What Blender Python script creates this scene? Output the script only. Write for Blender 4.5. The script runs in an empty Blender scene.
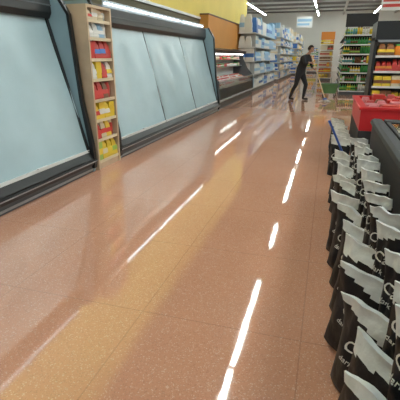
import bpy, bmesh, math, random
from mathutils import Vector, Matrix, noise
random.seed(7)
sc = bpy.context.scene
sc.view_settings.view_transform = 'Standard'
sc.view_settings.exposure = 0.0

# ---------------------------------------------------------------- materials
MATS = {}
def mat(name, col=(.5,.5,.5), rough=.5, metal=0.0, emit=None, estr=0.0, spec=.5, alpha=None, trans=0.0, var=0.0, vscale=6.0, bump=0.0, bscale=40.0, coat=0.0):
    if name in MATS: return MATS[name]
    m = bpy.data.materials.new(name); m.use_nodes = True
    nt = m.node_tree; p = nt.nodes['Principled BSDF']
    p.inputs['Base Color'].default_value = (*col,1)
    p.inputs['Roughness'].default_value = rough
    p.inputs['Metallic'].default_value = metal
    p.inputs['Specular IOR Level'].default_value = spec
    p.inputs['Transmission Weight'].default_value = trans
    p.inputs['Coat Weight'].default_value = coat
    if alpha is not None: p.inputs['Alpha'].default_value = alpha
    if emit:
        p.inputs['Emission Color'].default_value = (*emit,1)
        p.inputs['Emission Strength'].default_value = estr
    if var>0 or bump>0:
        tc = nt.nodes.new('ShaderNodeTexCoord')
        nz = nt.nodes.new('ShaderNodeTexNoise'); nz.inputs['Scale'].default_value = vscale; nz.inputs['Detail'].default_value=4
        nt.links.new(tc.outputs['Object'], nz.inputs['Vector'])
        if var>0:
            r = nt.nodes.new('ShaderNodeValToRGB')
            r.color_ramp.elements[0].position=.3; r.color_ramp.elements[1].position=.7
            r.color_ramp.elements[0].color=(*[c*(1-var) for c in col],1)
            r.color_ramp.elements[1].color=(*[min(1,c*(1+var)) for c in col],1)
            nt.links.new(nz.outputs['Fac'], r.inputs['Fac']); nt.links.new(r.outputs['Color'], p.inputs['Base Color'])
        if bump>0:
            n2 = nt.nodes.new('ShaderNodeTexNoise'); n2.inputs['Scale'].default_value=bscale; n2.inputs['Detail'].default_value=3
            nt.links.new(tc.outputs['Object'], n2.inputs['Vector'])
            b = nt.nodes.new('ShaderNodeBump'); b.inputs['Strength'].default_value=bump; b.inputs['Distance'].default_value=.02
            nt.links.new(n2.outputs['Fac'], b.inputs['Height']); nt.links.new(b.outputs['Normal'], p.inputs['Normal'])
    MATS[name]=m
    return m

def floor_mat():
    m = bpy.data.materials.new('terrazzo_floor'); m.use_nodes=True
    nt=m.node_tree; N=nt.nodes; L=nt.links; p=N['Principled BSDF']
    tc=N.new('ShaderNodeTexCoord')
    big=N.new('ShaderNodeTexNoise'); big.inputs['Scale'].default_value=.7; big.inputs['Detail'].default_value=3
    L.new(tc.outputs['Object'],big.inputs['Vector'])
    r0=N.new('ShaderNodeValToRGB'); r0.color_ramp.elements[0].position=.3; r0.color_ramp.elements[1].position=.7
    r0.color_ramp.elements[0].color=(.64,.305,.19,1); r0.color_ramp.elements[1].color=(.72,.36,.23,1)
    L.new(big.outputs['Fac'],r0.inputs['Fac'])
    v=N.new('ShaderNodeTexVoronoi'); v.inputs['Scale'].default_value=200
    L.new(tc.outputs['Object'],v.inputs['Vector'])
    sep=N.new('ShaderNodeSeparateColor'); L.new(v.outputs['Color'],sep.inputs['Color'])
    rl=N.new('ShaderNodeValToRGB'); rl.color_ramp.elements[0].position=.88; rl.color_ramp.elements[0].color=(0,0,0,1); rl.color_ramp.elements[1].position=.94; rl.color_ramp.elements[1].color=(.4,.4,.4,1)
    L.new(sep.outputs['Red'],rl.inputs['Fac'])
    mx=N.new('ShaderNodeMix'); mx.data_type='RGBA'
    L.new(rl.outputs['Color'],mx.inputs['Factor']); L.new(r0.outputs['Color'],mx.inputs['A']); mx.inputs['B'].default_value=(.95,.80,.66,1)
    rd=N.new('ShaderNodeValToRGB'); rd.color_ramp.elements[0].position=.82; rd.color_ramp.elements[0].color=(0,0,0,1); rd.color_ramp.elements[1].position=.9; rd.color_ramp.elements[1].color=(.28,.28,.28,1)
    L.new(sep.outputs['Green'],rd.inputs['Fac'])
    m2=N.new('ShaderNodeMix'); m2.data_type='RGBA'
    L.new(rd.outputs['Color'],m2.inputs['Factor']); L.new(mx.outputs['Result'],m2.inputs['A']); m2.inputs['B'].default_value=(.34,.15,.10,1)
    br=N.new('ShaderNodeTexBrick'); br.offset=0; br.inputs['Scale'].default_value=1.0
    br.inputs['Brick Width'].default_value=.9; br.inputs['Row Height'].default_value=.9
    br.inputs['Mortar Size'].default_value=.004; br.inputs['Mortar Smooth'].default_value=.2
    L.new(tc.outputs['Object'],br.inputs['Vector'])
    m3=N.new('ShaderNodeMix'); m3.data_type='RGBA'
    mm=N.new('ShaderNodeMath'); mm.operation='MULTIPLY'; mm.inputs[1].default_value=.25
    L.new(br.outputs['Fac'],mm.inputs[0]); L.new(mm.outputs[0],m3.inputs['Factor'])
    L.new(m2.outputs['Result'],m3.inputs['A']); m3.inputs['B'].default_value=(.2,.09,.06,1)
    L.new(m3.outputs['Result'],p.inputs['Base Color'])
    rn=N.new('ShaderNodeTexNoise'); rn.inputs['Scale'].default_value=3; rn.inputs['Detail'].default_value=5
    L.new(tc.outputs['Object'],rn.inputs['Vector'])
    mr=N.new('ShaderNodeMapRange'); mr.inputs['From Min'].default_value=.3; mr.inputs['From Max'].default_value=.7
    mr.inputs['To Min'].default_value=.03; mr.inputs['To Max'].default_value=.055
    L.new(rn.outputs['Fac'],mr.inputs['Value']); L.new(mr.outputs['Result'],p.inputs['Roughness'])
    p.inputs['IOR'].default_value=2.1
    b=N.new('ShaderNodeBump'); b.inputs['Strength'].default_value=.03; b.inputs['Distance'].default_value=.01
    n3=N.new('ShaderNodeTexNoise'); n3.inputs['Scale'].default_value=5; n3.inputs['Detail'].default_value=2
    L.new(tc.outputs['Object'],n3.inputs['Vector']); L.new(n3.outputs['Fac'],b.inputs['Height']); L.new(b.outputs['Normal'],p.inputs['Normal'])
    return m

BLACK=mat('black_plastic',(.012,.013,.014),.35)
BLACK2=mat('black_matte',(.016,.016,.018),.6)
GREY=mat('grey_metal',(.35,.37,.38),.35,.6)
DGREY=mat('dark_grey',(.08,.085,.09),.5)
WHITE=mat('white_enamel',(.75,.77,.76),.4)
STEEL=mat('stainless_steel',(.55,.57,.58),.28,.9)
COVER=mat('night_cover_fabric',(.40,.535,.58),.25,var=.10,vscale=1.1,bump=.16,bscale=4)
ENDP=mat('case_end_panel',(.25,.36,.40),.4,var=.08,vscale=2)
TAN=mat('maple_laminate',(.56,.42,.28),.45,var=.12,vscale=5)
YEL=mat('yellow_paint',(.80,.62,.13),.6,var=.05,vscale=1)
OLIVE=mat('olive_brown_wall',(.10,.085,.045),.65,var=.1,vscale=1)  # dark olive-brown tone for the wall below the yellow band
ORANGE=mat('orange_paint',(.62,.27,.05),.6,var=.06,vscale=1)
LAMP=mat('lamp_tube',(1,1,1),.5,emit=(.91,1,.96),estr=70)
LAMP2=mat('lamp_tube_case',(1,1,1),.5,emit=(.80,.95,1),estr=6)
LAMP3=mat('lamp_tube_old',(1,1,1),.5,emit=(.80,.95,1),estr=1.8)
GLASS=mat('clear_glass',(.85,.95,.95),.05,trans=1.0)
RED=mat('red_plastic',(.60,.025,.03),.35)
PAL={}
def pc(n,c,r=.4): PAL[n]=mat('pack_'+n,c,r); return PAL[n]
pc('red',(.55,.04,.03)); pc('orange',(.75,.25,.03)); pc('yellow',(.8,.58,.05)); pc('white',(.75,.75,.72)); pc('blue',(.05,.17,.5)); pc('sky',(.3,.52,.72))
pc('green',(.05,.3,.07)); pc('lime',(.35,.55,.1)); pc('brown',(.2,.09,.04)); pc('cream',(.7,.6,.42)); pc('black',(.02,.02,.02)); pc('pink',(.65,.22,.25)); pc('teal',(.08,.35,.35)); pc('navy',(.02,.04,.16)); pc('meat',(.45,.06,.05))

# ---------------------------------------------------------------- builder
class B:
    def __init__(s): s.v=[]; s.f=[]; s.m=[]; s.ml=[]; s.sm=[]
    def mi(s,m):
        if m not in s.ml: s.ml.append(m)
        return s.ml.index(m)
    def add(s,vs,fs,m,smooth=False):
        o=len(s.v); s.v+= [tuple(v) for v in vs]; k=s.mi(m)
        for f in fs: s.f.append([o+i for i in f]); s.m.append(k); s.sm.append(smooth)
    def box(s,x0,x1,y0,y1,z0,z1,m,taper=0.0,c=0.0):
        tx=(x1-x0)*taper/2; ty=(y1-y0)*taper/2
        vs=[(x0,y0,z0),(x1,y0,z0),(x1,y1,z0),(x0,y1,z0),(x0+tx,y0+ty,z1),(x1-tx,y0+ty,z1),(x1-tx,y1-ty,z1),(x0+tx,y1-ty,z1)]
        s.add(vs,[[3,2,1,0],[4,5,6,7],[0,1,5,4],[1,2,6,5],[2,3,7,6],[3,0,4,7]],m)
    def prism(s,prof,y0,y1,m):   # profile in (x,z), extruded along y
        n=len(prof); vs=[(x,y0,z) for x,z in prof]+[(x,y1,z) for x,z in prof]
        s.add(vs,[list(range(n)),list(range(n,2*n))[::-1]]+[[i,n+i,n+(i+1)%n,(i+1)%n] for i in range(n)],m)
    def cyl(s,p0,p1,r0,r1,m,n=12):
        p0=Vector(p0);p1=Vector(p1);d=(p1-p0).normalized()
        a=d.orthogonal().normalized(); b=d.cross(a)
        vs=[p0+(a*math.cos(2*math.pi*i/n)+b*math.sin(2*math.pi*i/n))*r0 for i in range(n)]+[p1+(a*math.cos(2*math.pi*i/n)+b*math.sin(2*math.pi*i/n))*r1 for i in range(n)]
        s.add(vs,[[i,(i+1)%n,n+(i+1)%n,n+i] for i in range(n)],m,True)
        s.add(vs,[list(range(n))[::-1],list(range(n,2*n))],m)
    def lathe(s,cx,cy,prof,m,n=10):
        vs=[];k=len(prof)
        for r,z in prof:
            for i in range(n): vs.append((cx+r*math.cos(2*math.pi*i/n),cy+r*math.sin(2*math.pi*i/n),z))
        fs=[[j*n+i,j*n+(i+1)%n,(j+1)*n+(i+1)%n,(j+1)*n+i] for j in range(k-1) for i in range(n)]
        fs+= [list(range(n))[::-1],[(k-1)*n+i for i in range(n)]]
        s.add(vs,fs,m,True)
    def ell(s,c,r,m,n=12,k=8):
        vs=[];fs=[]
        for j in range(k+1):
            t=math.pi*j/k
            for i in range(n):
                a=2*math.pi*i/n; vs.append((c[0]+r[0]*math.sin(t)*math.cos(a),c[1]+r[1]*math.sin(t)*math.sin(a),c[2]-r[2]*math.cos(t)))
        for j in range(k):
            for i in range(n): fs.append([j*n+i,j*n+(i+1)%n,(j+1)*n+(i+1)%n,(j+1)*n+i])
        s.add(vs,fs,m,True)
    def done(s,name,bevel=0,parent=None):
        me=bpy.data.meshes.new(name); me.from_pydata(s.v,[],s.f)
        for m in s.ml: me.materials.append(m)
        me.polygons.foreach_set('material_index',s.m); me.polygons.foreach_set('use_smooth',s.sm)
        me.update()
        o=bpy.data.objects.new(name,me); sc.collection.objects.link(o)
        if bevel>0:
            md=o.modifiers.new('bevel','BEVEL'); md.width=bevel; md.segments=2; md.limit_method='ANGLE'
        if parent: o.parent=parent
        return o

def item(b,kind,x0,x1,y0,y1,z,h,m,m2):
    cx=(x0+x1)/2; cy=(y0+y1)/2; w=min(x1-x0,y1-y0)
    if kind=='box':
        b.box(x0,x1,y0,y1,z,z+h,m); 
        b.box(x0-.002,x1+.002,y0-.002,y1+.002,z+h*.3,z+h*.62,m2)
    elif kind=='bottle':
        r=w*.48
        b.lathe(cx,cy,[(r*.9,z),(r,z+h*.05),(r,z+h*.6),(r*.4,z+h*.82),(r*.35,z+h*.92)],m,8)
        b.lathe(cx,cy,[(r*1.02,z+h*.2),(r*1.02,z+h*.5)],m2,8)
        b.lathe(cx,cy,[(r*.42,z+h*.92),(r*.42,z+h)],m2,8)
    elif kind=='bag':
        b.box(x0,x1,y0,y1,z,z+h*.12,m,-.08)
        b.box(x0-.004,x1+.004,y0-.004,y1+.004,z+h*.12,z+h*.8,m,.25)
        ty=(y1-y0)*.13; tx=(x1-x0)*.13
        b.box(x0+tx,x1-tx,y0+ty,y1-ty,z+h*.8,z+h,m,.3)
        b.box(x0-.006,x1+.006,y0-.006,y1+.006,z+h*.3,z+h*.55,m2,.1)
    elif kind=='jar':
        r=w*.48
        b.lathe(cx,cy,[(r,z),(r,z+h*.8),(r*.8,z+h*.86)],m,8); b.lathe(cx,cy,[(r*.85,z+h*.86),(r*.85,z+h)],m2,8)

def run(b,axis,a0,a1,front,depth,z,maxh,pal,kinds=('box','bag','bottle'),w=(.1,.2),fill=(.6,.92),group=True):
    a=a0+.01; 
    while a<a1-.06:
        kind=random.choice(kinds); ww=random.uniform(*w); hh=maxh*random.uniform(*fill)
        m=PAL[random.choice(pal)]; m2=PAL[random.choice(pal)]
        n=random.randint(1,4) if group else 1
        for _ in range(n):
            if a+ww>a1: break
            f0=front+ (math.copysign(.015,depth)); f1=front+depth
            lo,hi=min(f0,f1),max(f0,f1)
            if axis=='y': item(b,kind,lo,hi,a,a+ww*.94,z,hh,m,m2)
            else: item(b,kind,a,a+ww*.94,lo,hi,z,hh,m,m2)
            a+=ww
        if a+ww>a1: a+= .03

def gondola(name,x0,x1,y0,y1,h,levels,pal,sides='-x+x-y',frame=None,kinds=('box','bag','bottle'),w=(.14,.28),top=0.0,header=None):
    frame=frame or WHITE
    b=B(); xm=(x0+x1)/2
    b.box(x0+.02,x1-.02,y0+.02,y1-.02,0,.14,DGREY)
    b.box(xm-.02,xm+.02,y0+.35,y1,.14,h,frame)
    if '-y' in sides: b.box(x0+.03,x1-.03,y0+.33,y0+.36,.14,h,frame)
    dz=(h-.14)/levels
    for i in range(levels+1):
        z=.14+dz*i
        b.box(x0,x1,y0,y1,z,z+.03,frame)
        b.box(x0-.008,x0,y0,y1,z-.01,z+.035,WHITE); b.box(x0,x1,y0-.008,y0,z-.01,z+.035,WHITE)
        if i==levels:
            if top<=0: break
            mh=top
        else: mh=dz-.05
        if '-x' in sides: run(b,'y',y0+.36,y1,x0,.26,z+.03,mh,pal,kinds,w)
        if '+x' in sides: run(b,'y',y0+.36,y1,x1,-.26,z+.03,mh,pal,kinds,w)
        if '-y' in sides: run(b,'x',x0,x1,y0,.22,z+.03,mh,pal,kinds,(w[0]*.8,w[1]*.8),(.75,.98))
    yy=y0+.34
    while yy<=y1:
        b.box(x0+.27,x0+.31,yy-.02,yy+.02,.14,h,frame); b.box(x1-.31,x1-.27,yy-.02,yy+.02,.14,h,frame); yy+=1.2
    if header: b.box(x0,x1,y0+.05,y0+.09,h+.3,h+.75,header); b.box(x0+.05,x0+.08,y0+.06,y0+.08,h,h+.3,DGREY); b.box(x1-.08,x1-.05,y0+.06,y0+.08,h,h+.3,DGREY)
    return b.done(name)

# ---------------------------------------------------------------- room shell
XL,XR,YB,HC=-3.95,12.0,46.0,5.7
b=B(); b.add([(-9,-3,0),(XR,-3,0),(XR,YB,0),(-9,YB,0)],[[0,1,2,3]],floor_mat()); b.done('floor')
CEIL=mat('ceiling_deck',(.085,.083,.075),.7,var=.15,vscale=.6)
b=B(); b.box(-9,XR,-3,YB,HC,HC+.1,CEIL)
BEAM=mat('beam_paint',(.42,.42,.40),.6)
y=1.0
while y<YB:
    b.box(-9,XR,y-.04,y+.04,HC-.14,HC-.001,BEAM); y+=3.0
for x in (.9,5.6,10.2):
    b.box(x-.08,x+.08,-3,YB,HC-.32,HC-.14,BEAM)
b.done('ceiling')
b=B()
b.box(XL-.1,XL,-3,20.5,0,2.52,OLIVE); b.box(XL-.1,XL,-3,20.5,2.52,HC-.32,YEL)
b.box(XL,XL+.03,-3,20.5,2.50,2.56,WHITE)
b.done('wall_left')
b=B(); b.box(-9,XR,YB,YB+.1,0,HC,mat('back_wall_paint',(.62,.62,.58),.7,var=.05,vscale=.5)); b.done('wall_back')
b=B(); b.box(XR,XR+.1,-3,YB,0,HC,mat('right_wall_paint',(.55,.5,.38),.7,var=.05,vscale=.5)); b.done('wall_right')
b=B(); b.box(-9.1,-9,20.5,YB,0,HC,MATS['back_wall_paint']); b.box(-9,XL-.1,20.4,20.5,0,HC,MATS['back_wall_paint']); b.done('wall_left_rear')
b=B(); b.box(XL+.001,XL+.28,12.9,19.4,0,2.62,ORANGE); b.box(XL+.001,XL+.30,12.88,19.42,2.62,2.66,mat('trim_brown',(.15,.07,.03),.5)); b.done('trim_1')

# ---------------------------------------------------------------- ceiling fluorescents
def fixture(x,y0,y1,z=5.2,strong=True):
    b=B()
    b.prism([(x-.055,z),(x-.035,z+.05),(x+.035,z+.05),(x+.055,z)],y0,y1,WHITE)
    for dx in (-.03,.03): b.cyl((x+dx,y0+.02,z-.022),(x+dx,y1-.02,z-.022),.017,.017,LAMP,8)
    yy=y0
    while yy<y1+.01:
        b.box(x-.05,x+.05,max(y0,yy-.02),min(y1,yy+.02),z-.045,z,WHITE); yy+=(y1-y0)/max(1,round((y1-y0)/2.4))
    yy=y0+.3
    while yy<y1:
        b.cyl((x,yy,z+.05),(x,yy,HC-.002),.008,.008,GREY,6); yy+=2.4
    b.done('fluorescent_light')
for y0,y1 in ((-1,3.2),(3.3,7.0),(7.1,10.9),(13.5,15.5),(18.5,24.4),(26.5,31.5),(31.7,37),(39,44)): fixture(-1.42,y0,y1)
for y0,y1 in ((-1,6),(8,14),(16,23),(25,34),(36,44)): fixture(3.5,y0,y1)
for y0,y1 in ((0,10),(14,24),(28,40)): fixture(8.4,y0,y1)
for y0,y1 in ((22,30),(32,42)): fixture(-6.3,y0,y1)

# ---------------------------------------------------------------- refrigerated cases
def cooler(y0,y1,npan):
    b=B(); XF=-2.76
    e=.05
    ya,yb=y0+e,y1-e
    b.box(XL+.02,XF-.03,ya,yb,0,.09,DGREY)
    b.prism([(XL+.02,.09),(XF-.01,.09),(XF,.12),(XF,.18),(XF-.05,.255),(XF-.16,.25),(XF-.16,.23),(XL+.02,.23)],ya,yb,BLACK)
    b.prism([(XF,.125),(XF+.022,.13),(XF+.028,.145),(XF+.022,.16),(XF,.165)],y0,y1,BLACK)
    b.box(XF+.0285,XF+.031,y0,y1,.139,.151,GREY)
    b.box(XF-.028,XF-.022,ya,yb,.02,.045,GREY)
    b.box(XL+.02,XL+.10,ya,yb,.25,2.05,WHITE)
    b.prism([(XL+.02,1.98),(-3.28,1.98),(-3.28,1.83),(-3.18,1.82),(-3.145,1.88),(-3.15,2.07),(-3.18,2.10),(XL+.02,2.10)],ya,yb,BLACK)
    b.box(-3.147,-3.140,ya,yb,1.955,1.97,DGREY)
    for z in (.7,1.05,1.4,1.7): b.box(XL+.1,-3.35,ya,yb,z,z+.03,WHITE)
    for (p,q,s) in ((y0,ya,1),(yb,y1,-1)):
        b.prism([(XL+.02,0),(XF-.02,0),(XF,.12),(XF-.01,.35),(-2.86,.9),(-2.93,1.86),(-3.08,2.10),(XL+.02,2.10)],p,q,ENDP)
        b.prism([(XF+.004,.05),(XF+.012,.12),(XF+.002,.36),(-2.848,.9),(-2.918,1.87),(-3.07,2.115),(-3.10,2.10),(-2.95,1.86),(-2.885,.9),(XF-.05,.35),(XF-.05,.05)],p-.004,q+.004,BLACK)
    P0=Vector((-2.815,.265)); P1=Vector((-3.22,1.85))
    wd=(yb-ya)/npan
    for i in range(npan):
        a0=ya+i*wd+.012; a1=ya+(i+1)*wd-.012
        nu,nv=20,20; vs=[];fs=[]
        for j in range(nv+1):
            t=j/nv; 
            for k in range(nu+1):
                u=k/nu
                bow=.035*math.sin(math.pi*t)*(math.sin(math.pi*u)**.5) - .006*math.cos(u*math.pi*6)*math.sin(math.pi*t)
                nx=noise.noise(Vector((u*2+i*7,t*2,y0)))*.03*math.sin(math.pi*t)+noise.noise(Vector((u*5+i*7+t*3,t*1.5,y0)))*.018*math.sin(math.pi*t)
                q=P0.lerp(P1,t); vs.append((q.x-bow+nx,a0+(a1-a0)*u,q.y-bow*.2))
        for j in range(nv):
            for k in range(nu): fs.append([j*(nu+1)+k,j*(nu+1)+k+1,(j+1)*(nu+1)+k+1,(j+1)*(nu+1)+k])
        b.add(vs,fs,COVER,True)
        b.box(P0.x-.012,P0.x+.012,a0,a1,.257,.290,WHITE)
        ym=(a0+a1)/2; b.box(P0.x+.0,P0.x+.03,ym-.08,ym+.08,.290,.30,WHITE)
        b.cyl((P1.x-.01,a0,P1.y+.01),(P1.x-.01,a1,P1.y+.01),.03,.03,GREY,10)
        if i>0:
            s0=a0-.012
            b.prism([(P0.x-.03,P0.y),(P0.x+.006,P0.y),(P1.x+.006,P1.y),(P1.x-.03,P1.y)],s0-.010,s0+.010,DGREY)
    for s0 in (ya,yb-.045):
        b.prism([(P0.x-.03,P0.y),(P0.x+.016,P0.y),(P1.x+.016,P1.y),(P1.x-.03,P1.y)],s0,s0+.045,BLACK)
    b.done('refrigerated_display_case')
cooler(.6,4.43,2)
cooler(5.09,10.86,3)

def wall_lamp(y0,y1,L=LAMP2):
    b=B(); x=-3.19; z=2.145
    b.box(x-.035,x-.02,y0,y1,2.102,z+.02,GREY)
    b.box(x-.035,x+.02,y0,y1,z+.02,z+.03,GREY)
    b.cyl((x,y0+.02,z-.01),(x,y1-.02,z-.01),.012,.012,L,8)
    b.done('strip_light')
for y0,y1,L in ((2.6,4.3,LAMP3),(5.7,7.3,LAMP2),(7.35,9.0,LAMP2),(9.1,10.7,LAMP2)): wall_lamp(y0,y1,L)

# ---------------------------------------------------------------- wooden snack shelf between cases
def wood_shelf():
    b=B(); x0,x1,y0,y1,H=-3.30,-2.74,4.47,5.05,1.95
    b.box(x0,x1,y0,y0+.03,0,H,TAN); b.box(x0,x1,y1-.03,y1,0,H,TAN)
    b.box(x0,x0+.02,y0+.03,y1-.03,0,H,WHITE); b.box(x0,x1-.02,y0+.03,y1-.03,0,.09,TAN)
    b.box(x0,x1,y0,y1,H,H+.03,TAN)
    zs=[.09,.37,.62,.87,1.12,1.36,1.60,1.80]
    pals=[['yellow','lime','cream'],['red','yellow','cream'],['yellow','white','yellow'],['brown','red','orange'],['yellow','red','white'],['blue','red','white'],['sky','white','white'],['white','cream']]
    hs=[.25,.225,.225,.225,.22,.22,.18,.14]
    for z,p,h in zip(zs,pals,hs):
        b.box(x0+.02,x1-.02,y0+.03,y1-.03,z,z+.018,WHITE)
        b.box(x1-.02,x1-.010,y0+.03,y1-.03,z-.012,z+.025,PAL['cream'])
        a=y0+.032
        for k in range(4):
            w=(y1-y0-.064)/4; kd=random.choice(('bag','jar','box','bag'))
            item(b,kd,x1-.19,x1-.028,a+.002,a+w-.002,z+.018,h*random.uniform(.85,1.0),PAL[random.choice(p)],PAL[random.choice(p+['white','red'])]); a+=w
    b.done('wooden_snack_shelf')
wood_shelf()

# ---------------------------------------------------------------- open meat / deli case
def deli_case(y0,y1):
    b=B(); XF=-2.80
    b.box(-3.6,XF-.04,y0,y1,0,.1,DGREY)
    b.prism([(-3.6,.1),(XF,.1),(XF+.01,.3),(XF-.02,.55),(-3.6,.55)],y0+.04,y1-.04,BLACK)
    b.prism([(XF+.008,.2),(XF+.03,.21),(XF+.03,.25),(XF+.008,.26)],y0,y1,GREY)
    b.box(XF-.03,XF+.0,y0+.04,y1-.04,.55,.74,GLASS)
    b.box(XF-.035,XF+.005,y0+.04,y1-.04,.74,.76,STEEL)
    b.prism([(-3.6,.551),(XF-.04,.551),(XF-.04,.60),(-3.45,.80),(-3.6,.80)],y0+.04,y1-.04,WHITE)
    b.box(-3.64,-3.58,y0,y1,.1,1.6,WHITE)
    b.prism([(-3.58,1.55),(-3.12,1.50),(-3.08,1.60),(-3.58,1.68)],y0,y1,BLACK)
    b.cyl((-3.2,y0+.1,1.49),(-3.2,y1-.1,1.49),.015,.015,mat('lamp_tube_meat',(1,1,1),.5,emit=(1,.95,.9),estr=10),8)
    for z,d in ((1.08,-3.25),(1.3,-3.32)):
        b.box(-3.58,d,y0+.04,y1-.04,z,z+.02,STEEL)
        run(b,'y',y0+.08,y1-.08,d,-.2,z+.02,.13,['white','red','cream','meat','green'],('box','jar'),(.12,.2))
    for yy0,yy1 in ((y0,y0+.04),(y1-.04,y1)):
        b.prism([(-3.64,0),(XF+.01,0),(XF+.02,.3),(XF,.76),(-3.02,1.0),(-3.2,1.35),(-3.2,1.62),(-3.64,1.70)],yy0,yy1,DGREY)
    for r in range(4):
        xx=XF-.07-r*.145; zz=.605+ (r*.145)/(.61)*.20
        a=y0+.08
        while a<y1-.25:
            m=PAL[random.choice(['meat','meat','red','pink','white','cream','orange'])]
            w=random.uniform(.14,.22)
            b.box(xx-.125,xx-.005,a,a+w-.015,zz,zz+.03,WHITE,-.06)
            b.box(xx-.12,xx-.01,a+.006,a+w-.021,zz+.03,zz+.062,m,.25); a+=w
    b.done('open_meat_case')
deli_case(10.92,16.2)

# ---------------------------------------------------------------- gondolas
FR=mat('gondola_frame',(.45,.46,.45),.5)
gondola('paper_goods_shelf',-3.62,-2.95,17.2,24.5,2.3,4,['white','sky','blue','white','sky'],'-x+x-y',FR,('box','bag'),(.25,.42),.75)
gondola('paper_goods_shelf',-3.62,-2.85,25.6,34.5,2.5,5,['white','sky','white','cream','blue'],'-x+x-y',FR,('box','bag'),(.25,.4),.9)
gondola('grocery_shelf',-3.6,-2.6,35.5,44,2.5,5,['white','sky','cream','yellow','blue'],'+x-y',FR,('box','bag'),(.25,.4),.8)
gondola('beverage_shelf',.45,1.55,17,26,2.15,6,['green','lime','red','green','brown','white','teal','yellow'],'-x+x-y',BLACK2,('bottle','bottle','jar'),(.09,.12),.3,BLACK2)
gondola('snack_shelf',-.62,.18,27.5,38,2.1,6,['orange','brown','red','yellow','cream'],'-x+x-y',TAN,('box','bag'),(.15,.3),.3,PAL['orange'])
gondola('grocery_shelf',3.1,4.3,15,26,2.1,5,['red','white','yellow','green','blue','cream'],'-x+x-y',FR,('box','bottle','bag'),(.14,.25),.3)
gondola('grocery_shelf',5.6,6.8,14,26,2.1,5,['red','white','yellow','green','blue','cream'],'-x+x-y',FR,('box','bottle','bag'),(.14,.25))
gondola('grocery_shelf',2.0,3.0,28,40,2.1,5,['red','white','yellow','green','blue','cream'],'-x+x-y',FR,('box','bottle','bag'),(.2,.35))
gondola('grocery_shelf',-2.0,-1.0,41,44.5,1.9,5,['cream','white','yellow','green','blue','orange'],'-x-y',FR,('box','bottle','bag'),(.2,.35),.3)

def hang_sign(x,y,z,w,h,m,m2):
    b=B(); b.box(x-w/2,x+w/2,y-.02,y+.02,z,z+h,m); b.box(x-w/2+.06,x+w/2-.06,y-.025,y-.02,z+h*.55,z+h*.8,m2); b.box(x-w/2+.06,x+w/2-.2,y-.025,y-.02,z+h*.2,z+h*.4,m2)
    for s in (-1,1): b.cyl((x+s*(w/2-.08),y,z+h),(x+s*(w/2-.08),y,HC-.002),.006,.006,GREY,6)
    b.done('hanging_aisle_sign')
hang_sign(2.2,18.4,3.1,1.0,.55,WHITE,PAL['red']); hang_sign(-2.2,35.5,3.6,1.2,.8,WHITE,PAL['sky'])

# ---------------------------------------------------------------- bakery / refrigerated display (right)
def bakery():
    b=B(); x0,x1,y0,y1=.78,2.7,8.6,9.5
    b.box(x0,x1,y0+.05,y1,0,.12,BLACK2); b.box(x0,x1,y0,y1,.12,.55,BLACK)
    b.box(x0,x1,y1-.05,y1,.55,1.98,DGREY)
    b.prism([(x0,.55),(x0+.05,.55),(x0+.05,1.75),(x0,1.75)],y0+.12,y1,BLACK)
    b.prism([(x1-.05,.55),(x1,.55),(x1,1.75),(x1-.05,1.75)],y0+.12,y1,BLACK)
    b.box(x0,x1,y0,y1,1.70,2.02,BLACK)
    b.box(x0+.05,x1-.05,y0-.004,y0,1.66,1.70,GREY)
    b.cyl((x0+.1,y0+.1,1.68),(x1-.1,y0+.1,1.68),.015,.015,mat('lamp_warm',(1,1,1),.5,emit=(1,.85,.6),estr=9),8)
    for z in (.56,.84,1.12,1.40):
        b.box(x0+.05,x1-.05,y0+.12,y1-.05,z,z+.02,STEEL); b.box(x0+.05,x1-.05,y0+.112,y0+.12,z-.01,z+.03,WHITE)
        run(b,'x',x0+.07,x1-.07,y0+.14,.3,z+.02,.22,['brown','brown','cream','orange','yellow','red','green'],('bag','jar','box'),(.09,.16),(.75,1.0))
    b.done('refrigerated_grab_and_go_case',.004)
bakery()

# ---------------------------------------------------------------- red display bin
def redbin():
    b=B(); x0,x1,y0,y1=.42,1.95,5.25,6.9; H=.80
    b.box(x0+.05,x1-.05,y0+.05,y1-.05,0,.08,BLACK2)
    t=.06
    for (a,c,d,e) in ((x0,x1,y0,y0+t),(x0,x1,y1-t,y1),(x0,x0+t,y0+t,y1-t),(x1-t,x1,y0+t,y1-t)):
        b.box(a,c,d,e,.55,H,RED); b.box(a,c,d,e,.08,.55,BLACK2)
    b.box(x0-.02,x1+.02,y0-.02,y0+t+.01,H,H+.035,RED); b.box(x0-.02,x1+.02,y1-t-.01,y1+.02,H,H+.035,RED)
    b.box(x0-.02,x0+t+.01,y0+t+.01,y1-t-.01,H,H+.035,RED); b.box(x1-t-.01,x1+.02,y0+t+.01,y1-t-.01,H,H+.035,RED)
    b.box(x0+t,x1-t,y0+t,y1-t,.5,.55,BLACK2)
    x=x0+t+.01
    while x<x1-t-.18:
        yy=y0+t+.01
        while yy<y1-t-.24:
            m=PAL[random.choice(['red','meat','red','pink','brown','red'])]
            item(b,random.choice(('box','bag')),x,x+.16,yy,yy+.22,.55,random.uniform(.22,.34),m,PAL[random.choice(['red','white','meat'])]); yy+=.23
        x+=.17
    b.done('red_display_bin',.006)
redbin()

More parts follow.
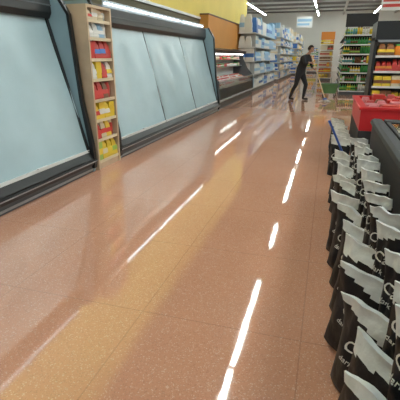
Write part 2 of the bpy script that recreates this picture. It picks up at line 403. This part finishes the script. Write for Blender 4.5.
# ---------------------------------------------------------------- chest freezer (foreground)
FX0=.45
def freezer():
    b=B(); x0,x1,y0,y1=FX0,1.85,-.9,4.15; H=.80
    b.box(x0+.06,x1-.06,y0+.05,y1-.05,0,.1,BLACK2)
    t=.09
    for (a,c,d,e) in ((x0,x1,y0,y0+t),(x0,x1,y1-t,y1),(x0,x0+t,y0+t,y1-t),(x1-t,x1,y0+t,y1-t)):
        b.box(a,c,d,e,.1,H,BLACK2)
    b.box(x0+t,x1-t,y0+t,y1-t,.1,.3,DGREY)
    rp=lambda x,s:[(x-s*.045,H-.02),(x-s*.065,H+.01),(x-s*.055,H+.035),(x-s*.03,H+.05),(x+s*.03,H+.045),(x+s*.06,H+.02),(x+s*.06,H-.0)]
    b.prism(rp(x0+.045,1),y0-.02,y1+.02,BLACK2); b.prism(rp(x1-.045,-1)[::-1],y0-.02,y1+.02,BLACK2)
    b.box(x0+.10,x1-.10,y0-.02,y0+.11,H,H+.045,BLACK2); b.box(x0+.10,x1-.10,y1-.11,y1+.02,H,H+.045,BLACK2)
    x=x0+t+.02
    while x<x1-t-.2:
        yy=y0+t+.02
        while yy<y1-t-.25:
            item(b,'box',x,x+.18,yy,yy+.24,.3,random.uniform(.12,.25),PAL[random.choice(['navy','teal','black','green','navy','black'])],PAL[random.choice(['teal','navy','black','sky'])]); yy+=.25
        x+=.19
    yy=y0+.12; k=0
    while yy<y1-.3:
        w=.98; z=H+.032+(k%2)*.02
        ye=min(yy+w,y1-.12)
        b.box(x0+.13,x1-.13,yy+.03,ye-.03,z,z+.006,GLASS)
        for (a,c,d,e) in ((x0+.10,x1-.10,yy,yy+.03),(x0+.10,x1-.10,ye-.03,ye),(x0+.10,x0+.13,yy+.03,ye-.03),(x1-.13,x1-.10,yy+.03,ye-.03)):
            b.box(a,c,d,e,z-.006,z+.014,BLACK2)
        yy+=w-.03; k+=1
    b.done('chest_freezer',.004)
freezer()

# ---------------------------------------------------------------- coffee bags along the freezer
BAGB=mat('bag_black_foil',(.007,.007,.009),.5,spec=.3,bump=.4,bscale=12)
BAGW=mat('bag_white_paper',(.70,.74,.74),.6,var=.15,vscale=9,bump=.5,bscale=16)
BAGT=mat('bag_lettering',(.72,.72,.68),.5)
def textmesh(s,size,shear):
    cu=bpy.data.curves.new('t','FONT'); cu.body=s; cu.size=size; cu.shear=shear; cu.align_x='CENTER'; cu.extrude=.0008; cu.resolution_u=3
    o=bpy.data.objects.new('t',cu); sc.collection.objects.link(o)
    bpy.context.view_layer.update()
    me=bpy.data.meshes.new_from_object(o.evaluated_get(bpy.context.evaluated_depsgraph_get()))
    bpy.data.objects.remove(o); return me
T1=textmesh('Café',.085,.4); T2=textmesh('dark roast',.040,.3)
bags=bpy.data.objects.new('coffee_bags',None); sc.collection.objects.link(bags)
def bag(x,y,z0,yaw,lean,s,idx,w=.30,H=.46,roll=.1,th=.046):
    b=B(); nu,nv=16,28
    fwd=random.uniform(.02,.05); tw=random.uniform(-.4,.4); lim0=random.uniform(.80,.86); ls=random.uniform(-.10,.10)
    def prof(u,v):
        body=(1-abs(u)**3*.9)
        if v<.08: tv=.7+.3*(v/.08)
        elif v<.6: tv=1.0+.12*math.sin((v-.08)/.52*math.pi)
        else: tv=max(.22,1-((v-.6)/.38)**1.7) if v<.95 else .22
        return th*body*tv+.002
    def off(u,v): return -(fwd*(1+tw*u))*max(0,(v-.5)/.5)**2
    def wrk(u,v,side):
        return (noise.noise(Vector((u*2.0+idx*3.1,v*4,side*2)))*.018+noise.noise(Vector((u*6+idx,v*11,side*3)))*.007)
    rows=[]
    for side in (-1,1):
        g=[]
        for j in range(nv+1):
            v=j/nv
            for k in range(nu+1):
                u=-1+2*k/nu
                wr=wrk(u,v,side)*(1-u**6)*min(1,v/.08)
                if v>.93: wr*=.5
                ww=w/2*(1-.07*math.sin(v*math.pi))*(1+.03*noise.noise(Vector((v*6,idx,u))))
                px=side*prof(u,v)+wr+off(u,v)
                zz=v*H-.35*abs(off(u,v)) + (noise.noise(Vector((u*1.5,idx*2.0,0)))*.02*max(0,(v-.8)/.2))
                g.append((px,u*ww,zz))
        rows.append(g)
    n=(nu+1)
    for side,g in enumerate(rows):
        fb=[];fw=[]
        for j in range(nv):
            for k in range(nu):
                q=[j*n+k,j*n+k+1,(j+1)*n+k+1,(j+1)*n+k]
                if side==0: q=q[::-1]
                uu=(-1+2*(k+.5)/nu)
                (fw if (j+.5)/nv>lim0+ls*uu else fb).append(q)
        b.add(g,fb,BAGB,True); b.add(g,fw,BAGW,True)
    g0,g1=rows; vs=g0+g1; o=len(g0); fB=[];fW=[]
    for j in range(nv):
        for k in (0,nu):
            q=[j*n+k,(j+1)*n+k,o+(j+1)*n+k,o+j*n+k]
            (fW if (j+.5)/nv>lim0 else fB).append(q if k else q[::-1])
    for k in range(nu):
        fB.append([k,k+1,o+k+1,o+k][::-1]); fW.append([nv*n+k,nv*n+k+1,o+nv*n+k+1,o+nv*n+k])
    b.add(vs,fB,BAGB); b.add(vs,fW,BAGW)
    for me,zc in ((T1,.23),(T2,.17)):
        tv=[]
        for vv in me.vertices:
            yy=-vv.co.x; zz=vv.co.y+zc; u=yy/(w/2); v=zz/H
            tv.append((-(prof(u,v)+.003)+wrk(u,v,-1)*(1-u**6)+off(u,v)-vv.co.z,yy,zz-.35*abs(off(u,v))))
        b.add(tv,[list(p.vertices) for p in me.polygons],BAGT)
    o=b.done('bag',0,bags)
    o.scale=(s,s,s); o.rotation_euler=(random.uniform(-roll,roll),lean,yaw); o.location=(x,y,z0)
y=.95;i=0
while y<6.9:
    if not (4.32<y<4.90):
        far=y>4.9
        bag((.240 if not far else .225)+random.uniform(-.010,.006),y,.012,math.radians(44+random.uniform(-7,7)),math.radians(4+random.uniform(-1.5,1.5)),random.uniform(.95,1.03),i,w=.31 if not far else .28,H=.48,th=.05)
    y+=.27+random.uniform(-.02,.02); i+=1
y=.80
while y<3.95:
    bag(.345+random.uniform(-.005,.005),y,.328,math.radians(50+random.uniform(-8,8)),math.radians(0+random.uniform(-1,1)),random.uniform(.90,.97),i,w=.18,H=.43,roll=.05,th=.036)
    y+=.235+random.uniform(-.015,.02); i+=1
b=B(); b.box(.32,FX0-.003,.5,4.1,.302,.322,BLACK2); b.box(.315,.32,.5,4.1,.302,.342,DGREY)
for yy in (.6,1.8,3.0,4.05): b.box(FX0-.04,FX0-.003,yy-.02,yy+.02,0,.302,BLACK2)
b.done('ledge',0,bags)

# ---------------------------------------------------------------- blue-handled broom
b=B(); BLUE=mat('blue_plastic',(.02,.10,.42),.35)
b.cyl((.06,4.52,.76),(.36,4.68,.16),.012,.012,BLUE,10); b.cyl((.36,4.68,.16),(.40,4.70,.08),.022,.03,BLUE,10)
b.box(.32,.52,4.62,4.76,.07,.11,BLUE); b.box(.32,.52,4.625,4.755,0,.07,DGREY,-.1)
b.done('push_broom')

# ---------------------------------------------------------------- mop bucket with wringer
def mop_bucket(cx,cy):
    b=B(); G=mat('bucket_green',(.12,.30,.12),.4); GD=mat('bucket_grey',(.2,.22,.2),.5)
    n=24; vs=[]
    P=[(.19,.12),(.20,.14),(.255,.44),(.275,.445),(.275,.465),(.245,.465),(.235,.44),(.18,.15)]
    for r,z in P:
        for k in range(n):
            a=2*math.pi*k/n; c,s_=math.cos(a),math.sin(a)
            e=.6; vs.append((cx+1.25*r*math.copysign(abs(c)**e,c),cy+.85*r*math.copysign(abs(s_)**e,s_),z))
    fs=[[j*n+k,j*n+(k+1)%n,(j+1)*n+(k+1)%n,(j+1)*n+k] for j in range(len(P)-1) for k in range(n)]+[list(range(n))[::-1],[(len(P)-1)*n+k for k in range(n)]]
    b.add(vs,fs,G,True)
    for sx in (-1,1):
        for sy in (-1,1):
            x,y_=cx+sx*.2,cy+sy*.12
            b.cyl((x,y_-.015,.045),(x,y_+.015,.045),.045,.045,BLACK,12); b.box(x-.015,x+.015,y_-.025,y_+.025,.05,.13,GREY)
    b.box(cx+.02,cx+.28,cy-.17,cy+.17,.467,.50,GD); b.box(cx+.02,cx+.05,cy-.17,cy+.17,.50,.66,GD,.1); b.box(cx+.25,cx+.28,cy-.17,cy+.17,.50,.66,GD,.1)
    b.cyl((cx+.26,cy+.15,.55),(cx+.36,cy+.15,.90),.012,.012,STEEL,8); b.cyl((cx+.36,cy+.08,.90),(cx+.36,cy+.19,.90),.018,.018,BLACK,8)
    b.done('mop_bucket')
mop_bucket(.10,16.3)

# ---------------------------------------------------------------- janitor
def janitor(loc,yaw):
    root=bpy.data.objects.new('janitor',None); sc.collection.objects.link(root)
    J=[];E=[];
    def j(p,r,par=None):
        J.append((Vector(p),r)); 
        if par is not None: E.append((par,len(J)-1))
        return len(J)-1
    pel=j((0,0,.95),.150)
    sp=j((.04,0,1.10),.142,pel); ch=j((.12,0,1.26),.162,sp); uc=j((.19,0,1.40),.120,ch); nk=j((.25,0,1.485),.058,uc); nh=j((.295,0,1.565),.055,nk)
    wr={}
    for s,el,w in ((1,(.24,.27,1.13),(.43,.10,1.03)),(-1,(.30,-.27,1.20),(.38,-.09,1.23))):
        sh=j((.18,s*.185,1.39),.074,uc); m=j(((.18+el[0])/2,(s*.185+el[1])/2,(1.39+el[2])/2),.060,sh); e=j(el,.050,m)
        f=j(((el[0]+w[0])/2,(el[1]+w[1])/2,(el[2]+w[2])/2),.044,e); wr[s]=j(w,.030,f)
    for s,kn,an,toe in ((1,(.17,.13,.51),(.10,.15,.10),(.27,.18,.035)),(-1,(-.06,-.13,.50),(-.24,-.15,.10),(-.07,-.19,.035))):
        hp=j((.0,s*.095,.87),.115,pel); th=j(((kn[0])*.5,s*.115,.69),.096,hp); k=j(kn,.070,th)
        cf=j((kn[0]*.6+an[0]*.4-.01,s*.145,.36),.066,k); a=j(an,.050,cf)
        hl=j((an[0]-.03,an[1],.045),.042,a); bl=j((toe[0]-.06,(an[1]+toe[1])/2,.042),.045,hl); t=j(toe,.034,bl)
    me=bpy.data.meshes.new('body'); me.from_pydata([p for p,_ in J],E,[]); me.update()
    o=bpy.data.objects.new('body',me); sc.collection.objects.link(o)
    sk=o.modifiers.new('s','SKIN'); sk.use_smooth_shade=True
    for i,(p,r) in enumerate(J): me.skin_vertices[0].data[i].radius=(r,r)
    for i in range(len(J)): me.skin_vertices[0].data[i].use_root=(i==0)
    for i in (pel,sp,ch): me.skin_vertices[0].data[i].radius=(J[i][1]*.82,J[i][1]*1.08)
    sb=o.modifiers.new('ss','SUBSURF'); sb.levels=2; sb.render_levels=2
    bpy.context.view_layer.update()
    nm=bpy.data.meshes.new_from_object(o.evaluated_get(bpy.context.evaluated_depsgraph_get()))
    bpy.data.objects.remove(o)
    SK=mat('skin',(.42,.23,.15),.5); SH=mat('black_shirt',(.015,.016,.02),.8,bump=.3,bscale=12); TR=mat('black_trousers',(.02,.021,.026),.85); HR=mat('dark_hair',(.02,.014,.01),.6); SO=mat('black_shoe',(.01,.01,.01),.4)
    nm.materials.clear()
    for m in (SH,TR,SK,SO): nm.materials.append(m)
    for p in nm.polygons:
        c=p.center; k=0
        if c.z<.12: k=3
        elif c.z<.97: k=1
        if c.z>1.475 and (c-J[nk][0]).length<.2: k=2
        for s in (1,-1):
            if (c-J[wr[s]][0]).length<.075: k=2
        p.material_index=k; p.use_smooth=True
    bo=bpy.data.objects.new('body',nm); sc.collection.objects.link(bo); bo.parent=root
    b=B(); hc=Vector((0,0,0))
    vs=[];fs=[];n=24;k=18
    for jj in range(k+1):
        t=math.pi*jj/k
        for i in range(n):
            a=2*math.pi*i/n; x=math.sin(t)*math.cos(a); y_=math.sin(t)*math.sin(a); z=-math.cos(t)
            X=.098*x; Y=.076*y_; Z=.118*z
            if z<0: Y*=1+.28*z; X*=(1+.12*z) if x>0 else (1+.45*z)
            if x>.6 and abs(z-.05)<.18 and .1<abs(y_)<.55: X-=.007
            if x>.9 and -.35<z<.08 and abs(y_)<.17: X+=.02*(1-(z+.05)**2*8 if z>-.3 else .4)
            vs.append((hc.x+X,hc.y+Y,hc.z+Z))
    for jj in range(k):
        for i in range(n): fs.append([jj*n+i,jj*n+(i+1)%n,(jj+1)*n+(i+1)%n,(jj+1)*n+i])
    b.add(vs,fs,SK,True)
    for s in (1,-1):
        b.ell((hc.x+.082,s*.030,hc.z+.006),(.010,.014,.009),mat('eye_white',(.7,.7,.68),.3),8,6)
        b.ell((hc.x+.090,s*.030,hc.z+.006),(.004,.006,.006),HR,8,6)
        b.ell((hc.x+.086,s*.030,hc.z+.026),(.006,.018,.004),HR,8,6)
        b.ell((hc.x-.005,s*.075,hc.z-.005),(.018,.010,.030),SK,8,6)
    b.ell((hc.x+.101,0,hc.z-.018),(.014,.012,.024),SK,8,6)
    b.ell((hc.x+.083,0,hc.z-.058),(.008,.024,.006),mat('lips',(.35,.12,.10),.5),8,6)
    vs=[];fs=[]
    for jj in range(13):
        t=(math.pi*.62)*jj/12
        for i in range(n):
            a=2*math.pi*i/n; x=math.sin(t)*math.cos(a); y_=math.sin(t)*math.sin(a); z=math.cos(t)
            if x>.25 and z<.5: x=.25+ (x-.25)*.3; 
            vs.append((hc.x-.006+.108*x,.086*y_,hc.z+.010+.122*max(z,-.35+ .9*max(0,math.cos(a)-.2))))
    for jj in range(12):
        for i in range(n): fs.append([jj*n+i,(jj+1)*n+i,(jj+1)*n+(i+1)%n,jj*n+(i+1)%n])
    b.add(vs,fs,HR,True)
    ho=b.done('head',0,root); ho.location=(.325,0,1.64); ho.rotation_euler=(0,math.radians(16),0)
    P1=Vector((.37,0,1.46)); P2=Vector((.98,.03,.10)); ax=(P2-P1).normalized()
    b=B(); b.cyl(P1,P2,.016,.016,mat('mop_handle_wood',(.72,.58,.38),.5),10)
    b.cyl(P2-ax*.04,P2+ax*.01,.03,.05,BLUE,10); b.box(P2.x-.03,P2.x+.03,P2.y-.10,P2.y+.10,.075,.115,BLUE)
    MS=mat('mop_strands',(.6,.58,.52),.9)
    for q in range(40):
        a=random.uniform(0,6.28); r=random.uniform(.1,.22); yy=P2.y+random.uniform(-.09,.09)
        e=Vector((P2.x+r*math.cos(a),yy+r*math.sin(a)*.7,.012)); mid=Vector(((P2.x+e.x)/2,(yy+e.y)/2,.055))
        b.cyl((P2.x,yy,.09),mid,.009,.010,MS,5); b.cyl(mid,e,.010,.009,MS,5)
    b.done('mop',0,root)
    for s in (1,-1):
        W=J[wr[s]][0]; tt=(W.z-.0-P1.z)/(ax.z); C=P1+ax*tt
        d=(C-W); d=(d-ax*d.dot(ax)); dn=d.normalized(); side=ax.cross(dn).normalized()
        V=[];Ed=[];R=[]
        def add(p,r,par):
            V.append(p);R.append(r)
            if par is not None: Ed.append((par,len(V)-1))
            return len(V)-1
        w0=add(W,.028,None); p1=add(C-dn*.055+side*s*.012,.030,w0); p2=add(C-dn*.030+side*s*.022,.026,p1)
        for q,(off_,L) in enumerate(((-.033,.9),(-.011,1.0),(.011,.96),(.033,.8))):
            b0=C+ax*off_
            k0=add(b0-dn*.022+side*s*.024,.0095,p2); k1=add(b0+dn*.012*L+side*s*.027,.009,k0); k2=add(b0+dn*.026*L,.0085,k1); add(b0+dn*.014-side*s*.020*L,.0075,k2)
        th=add(C-dn*.040-side*s*.012-ax*.022,.012,p1); t2=add(C-dn*.012-side*s*.026-ax*.030,.010,th); add(C+dn*.014-side*s*.020-ax*.034,.0085,t2)
        me=bpy.data.meshes.new('hand'); me.from_pydata(V,Ed,[]); me.update()
        o=bpy.data.objects.new('hand',me); sc.collection.objects.link(o); o.modifiers.new('s','SKIN').use_smooth_shade=True
        for i,r in enumerate(R): me.skin_vertices[0].data[i].radius=(r,r); me.skin_vertices[0].data[i].use_root=(i==0)
        o.modifiers.new('ss','SUBSURF').levels=1
        me.materials.append(SK); o.parent=root
    root.location=loc; root.rotation_euler=(0,0,yaw)
janitor((-.90,14.55,0),math.radians(-28))

# ---------------------------------------------------------------- camera & world
cam=bpy.data.cameras.new('camera'); co=bpy.data.objects.new('camera',cam); sc.collection.objects.link(co)
cam.sensor_width=36; cam.lens=36.0*400/400; cam.clip_end=200
co.location=(0,0,1.4)
co.rotation_euler=(math.radians(90-19.67),0,math.radians(17.0))
sc.camera=co
w=bpy.data.worlds.new('world'); sc.world=w; w.use_nodes=True
w.node_tree.nodes['Background'].inputs[0].default_value=(.78,.93,.98,1); w.node_tree.nodes['Background'].inputs[1].default_value=.6
print('built')
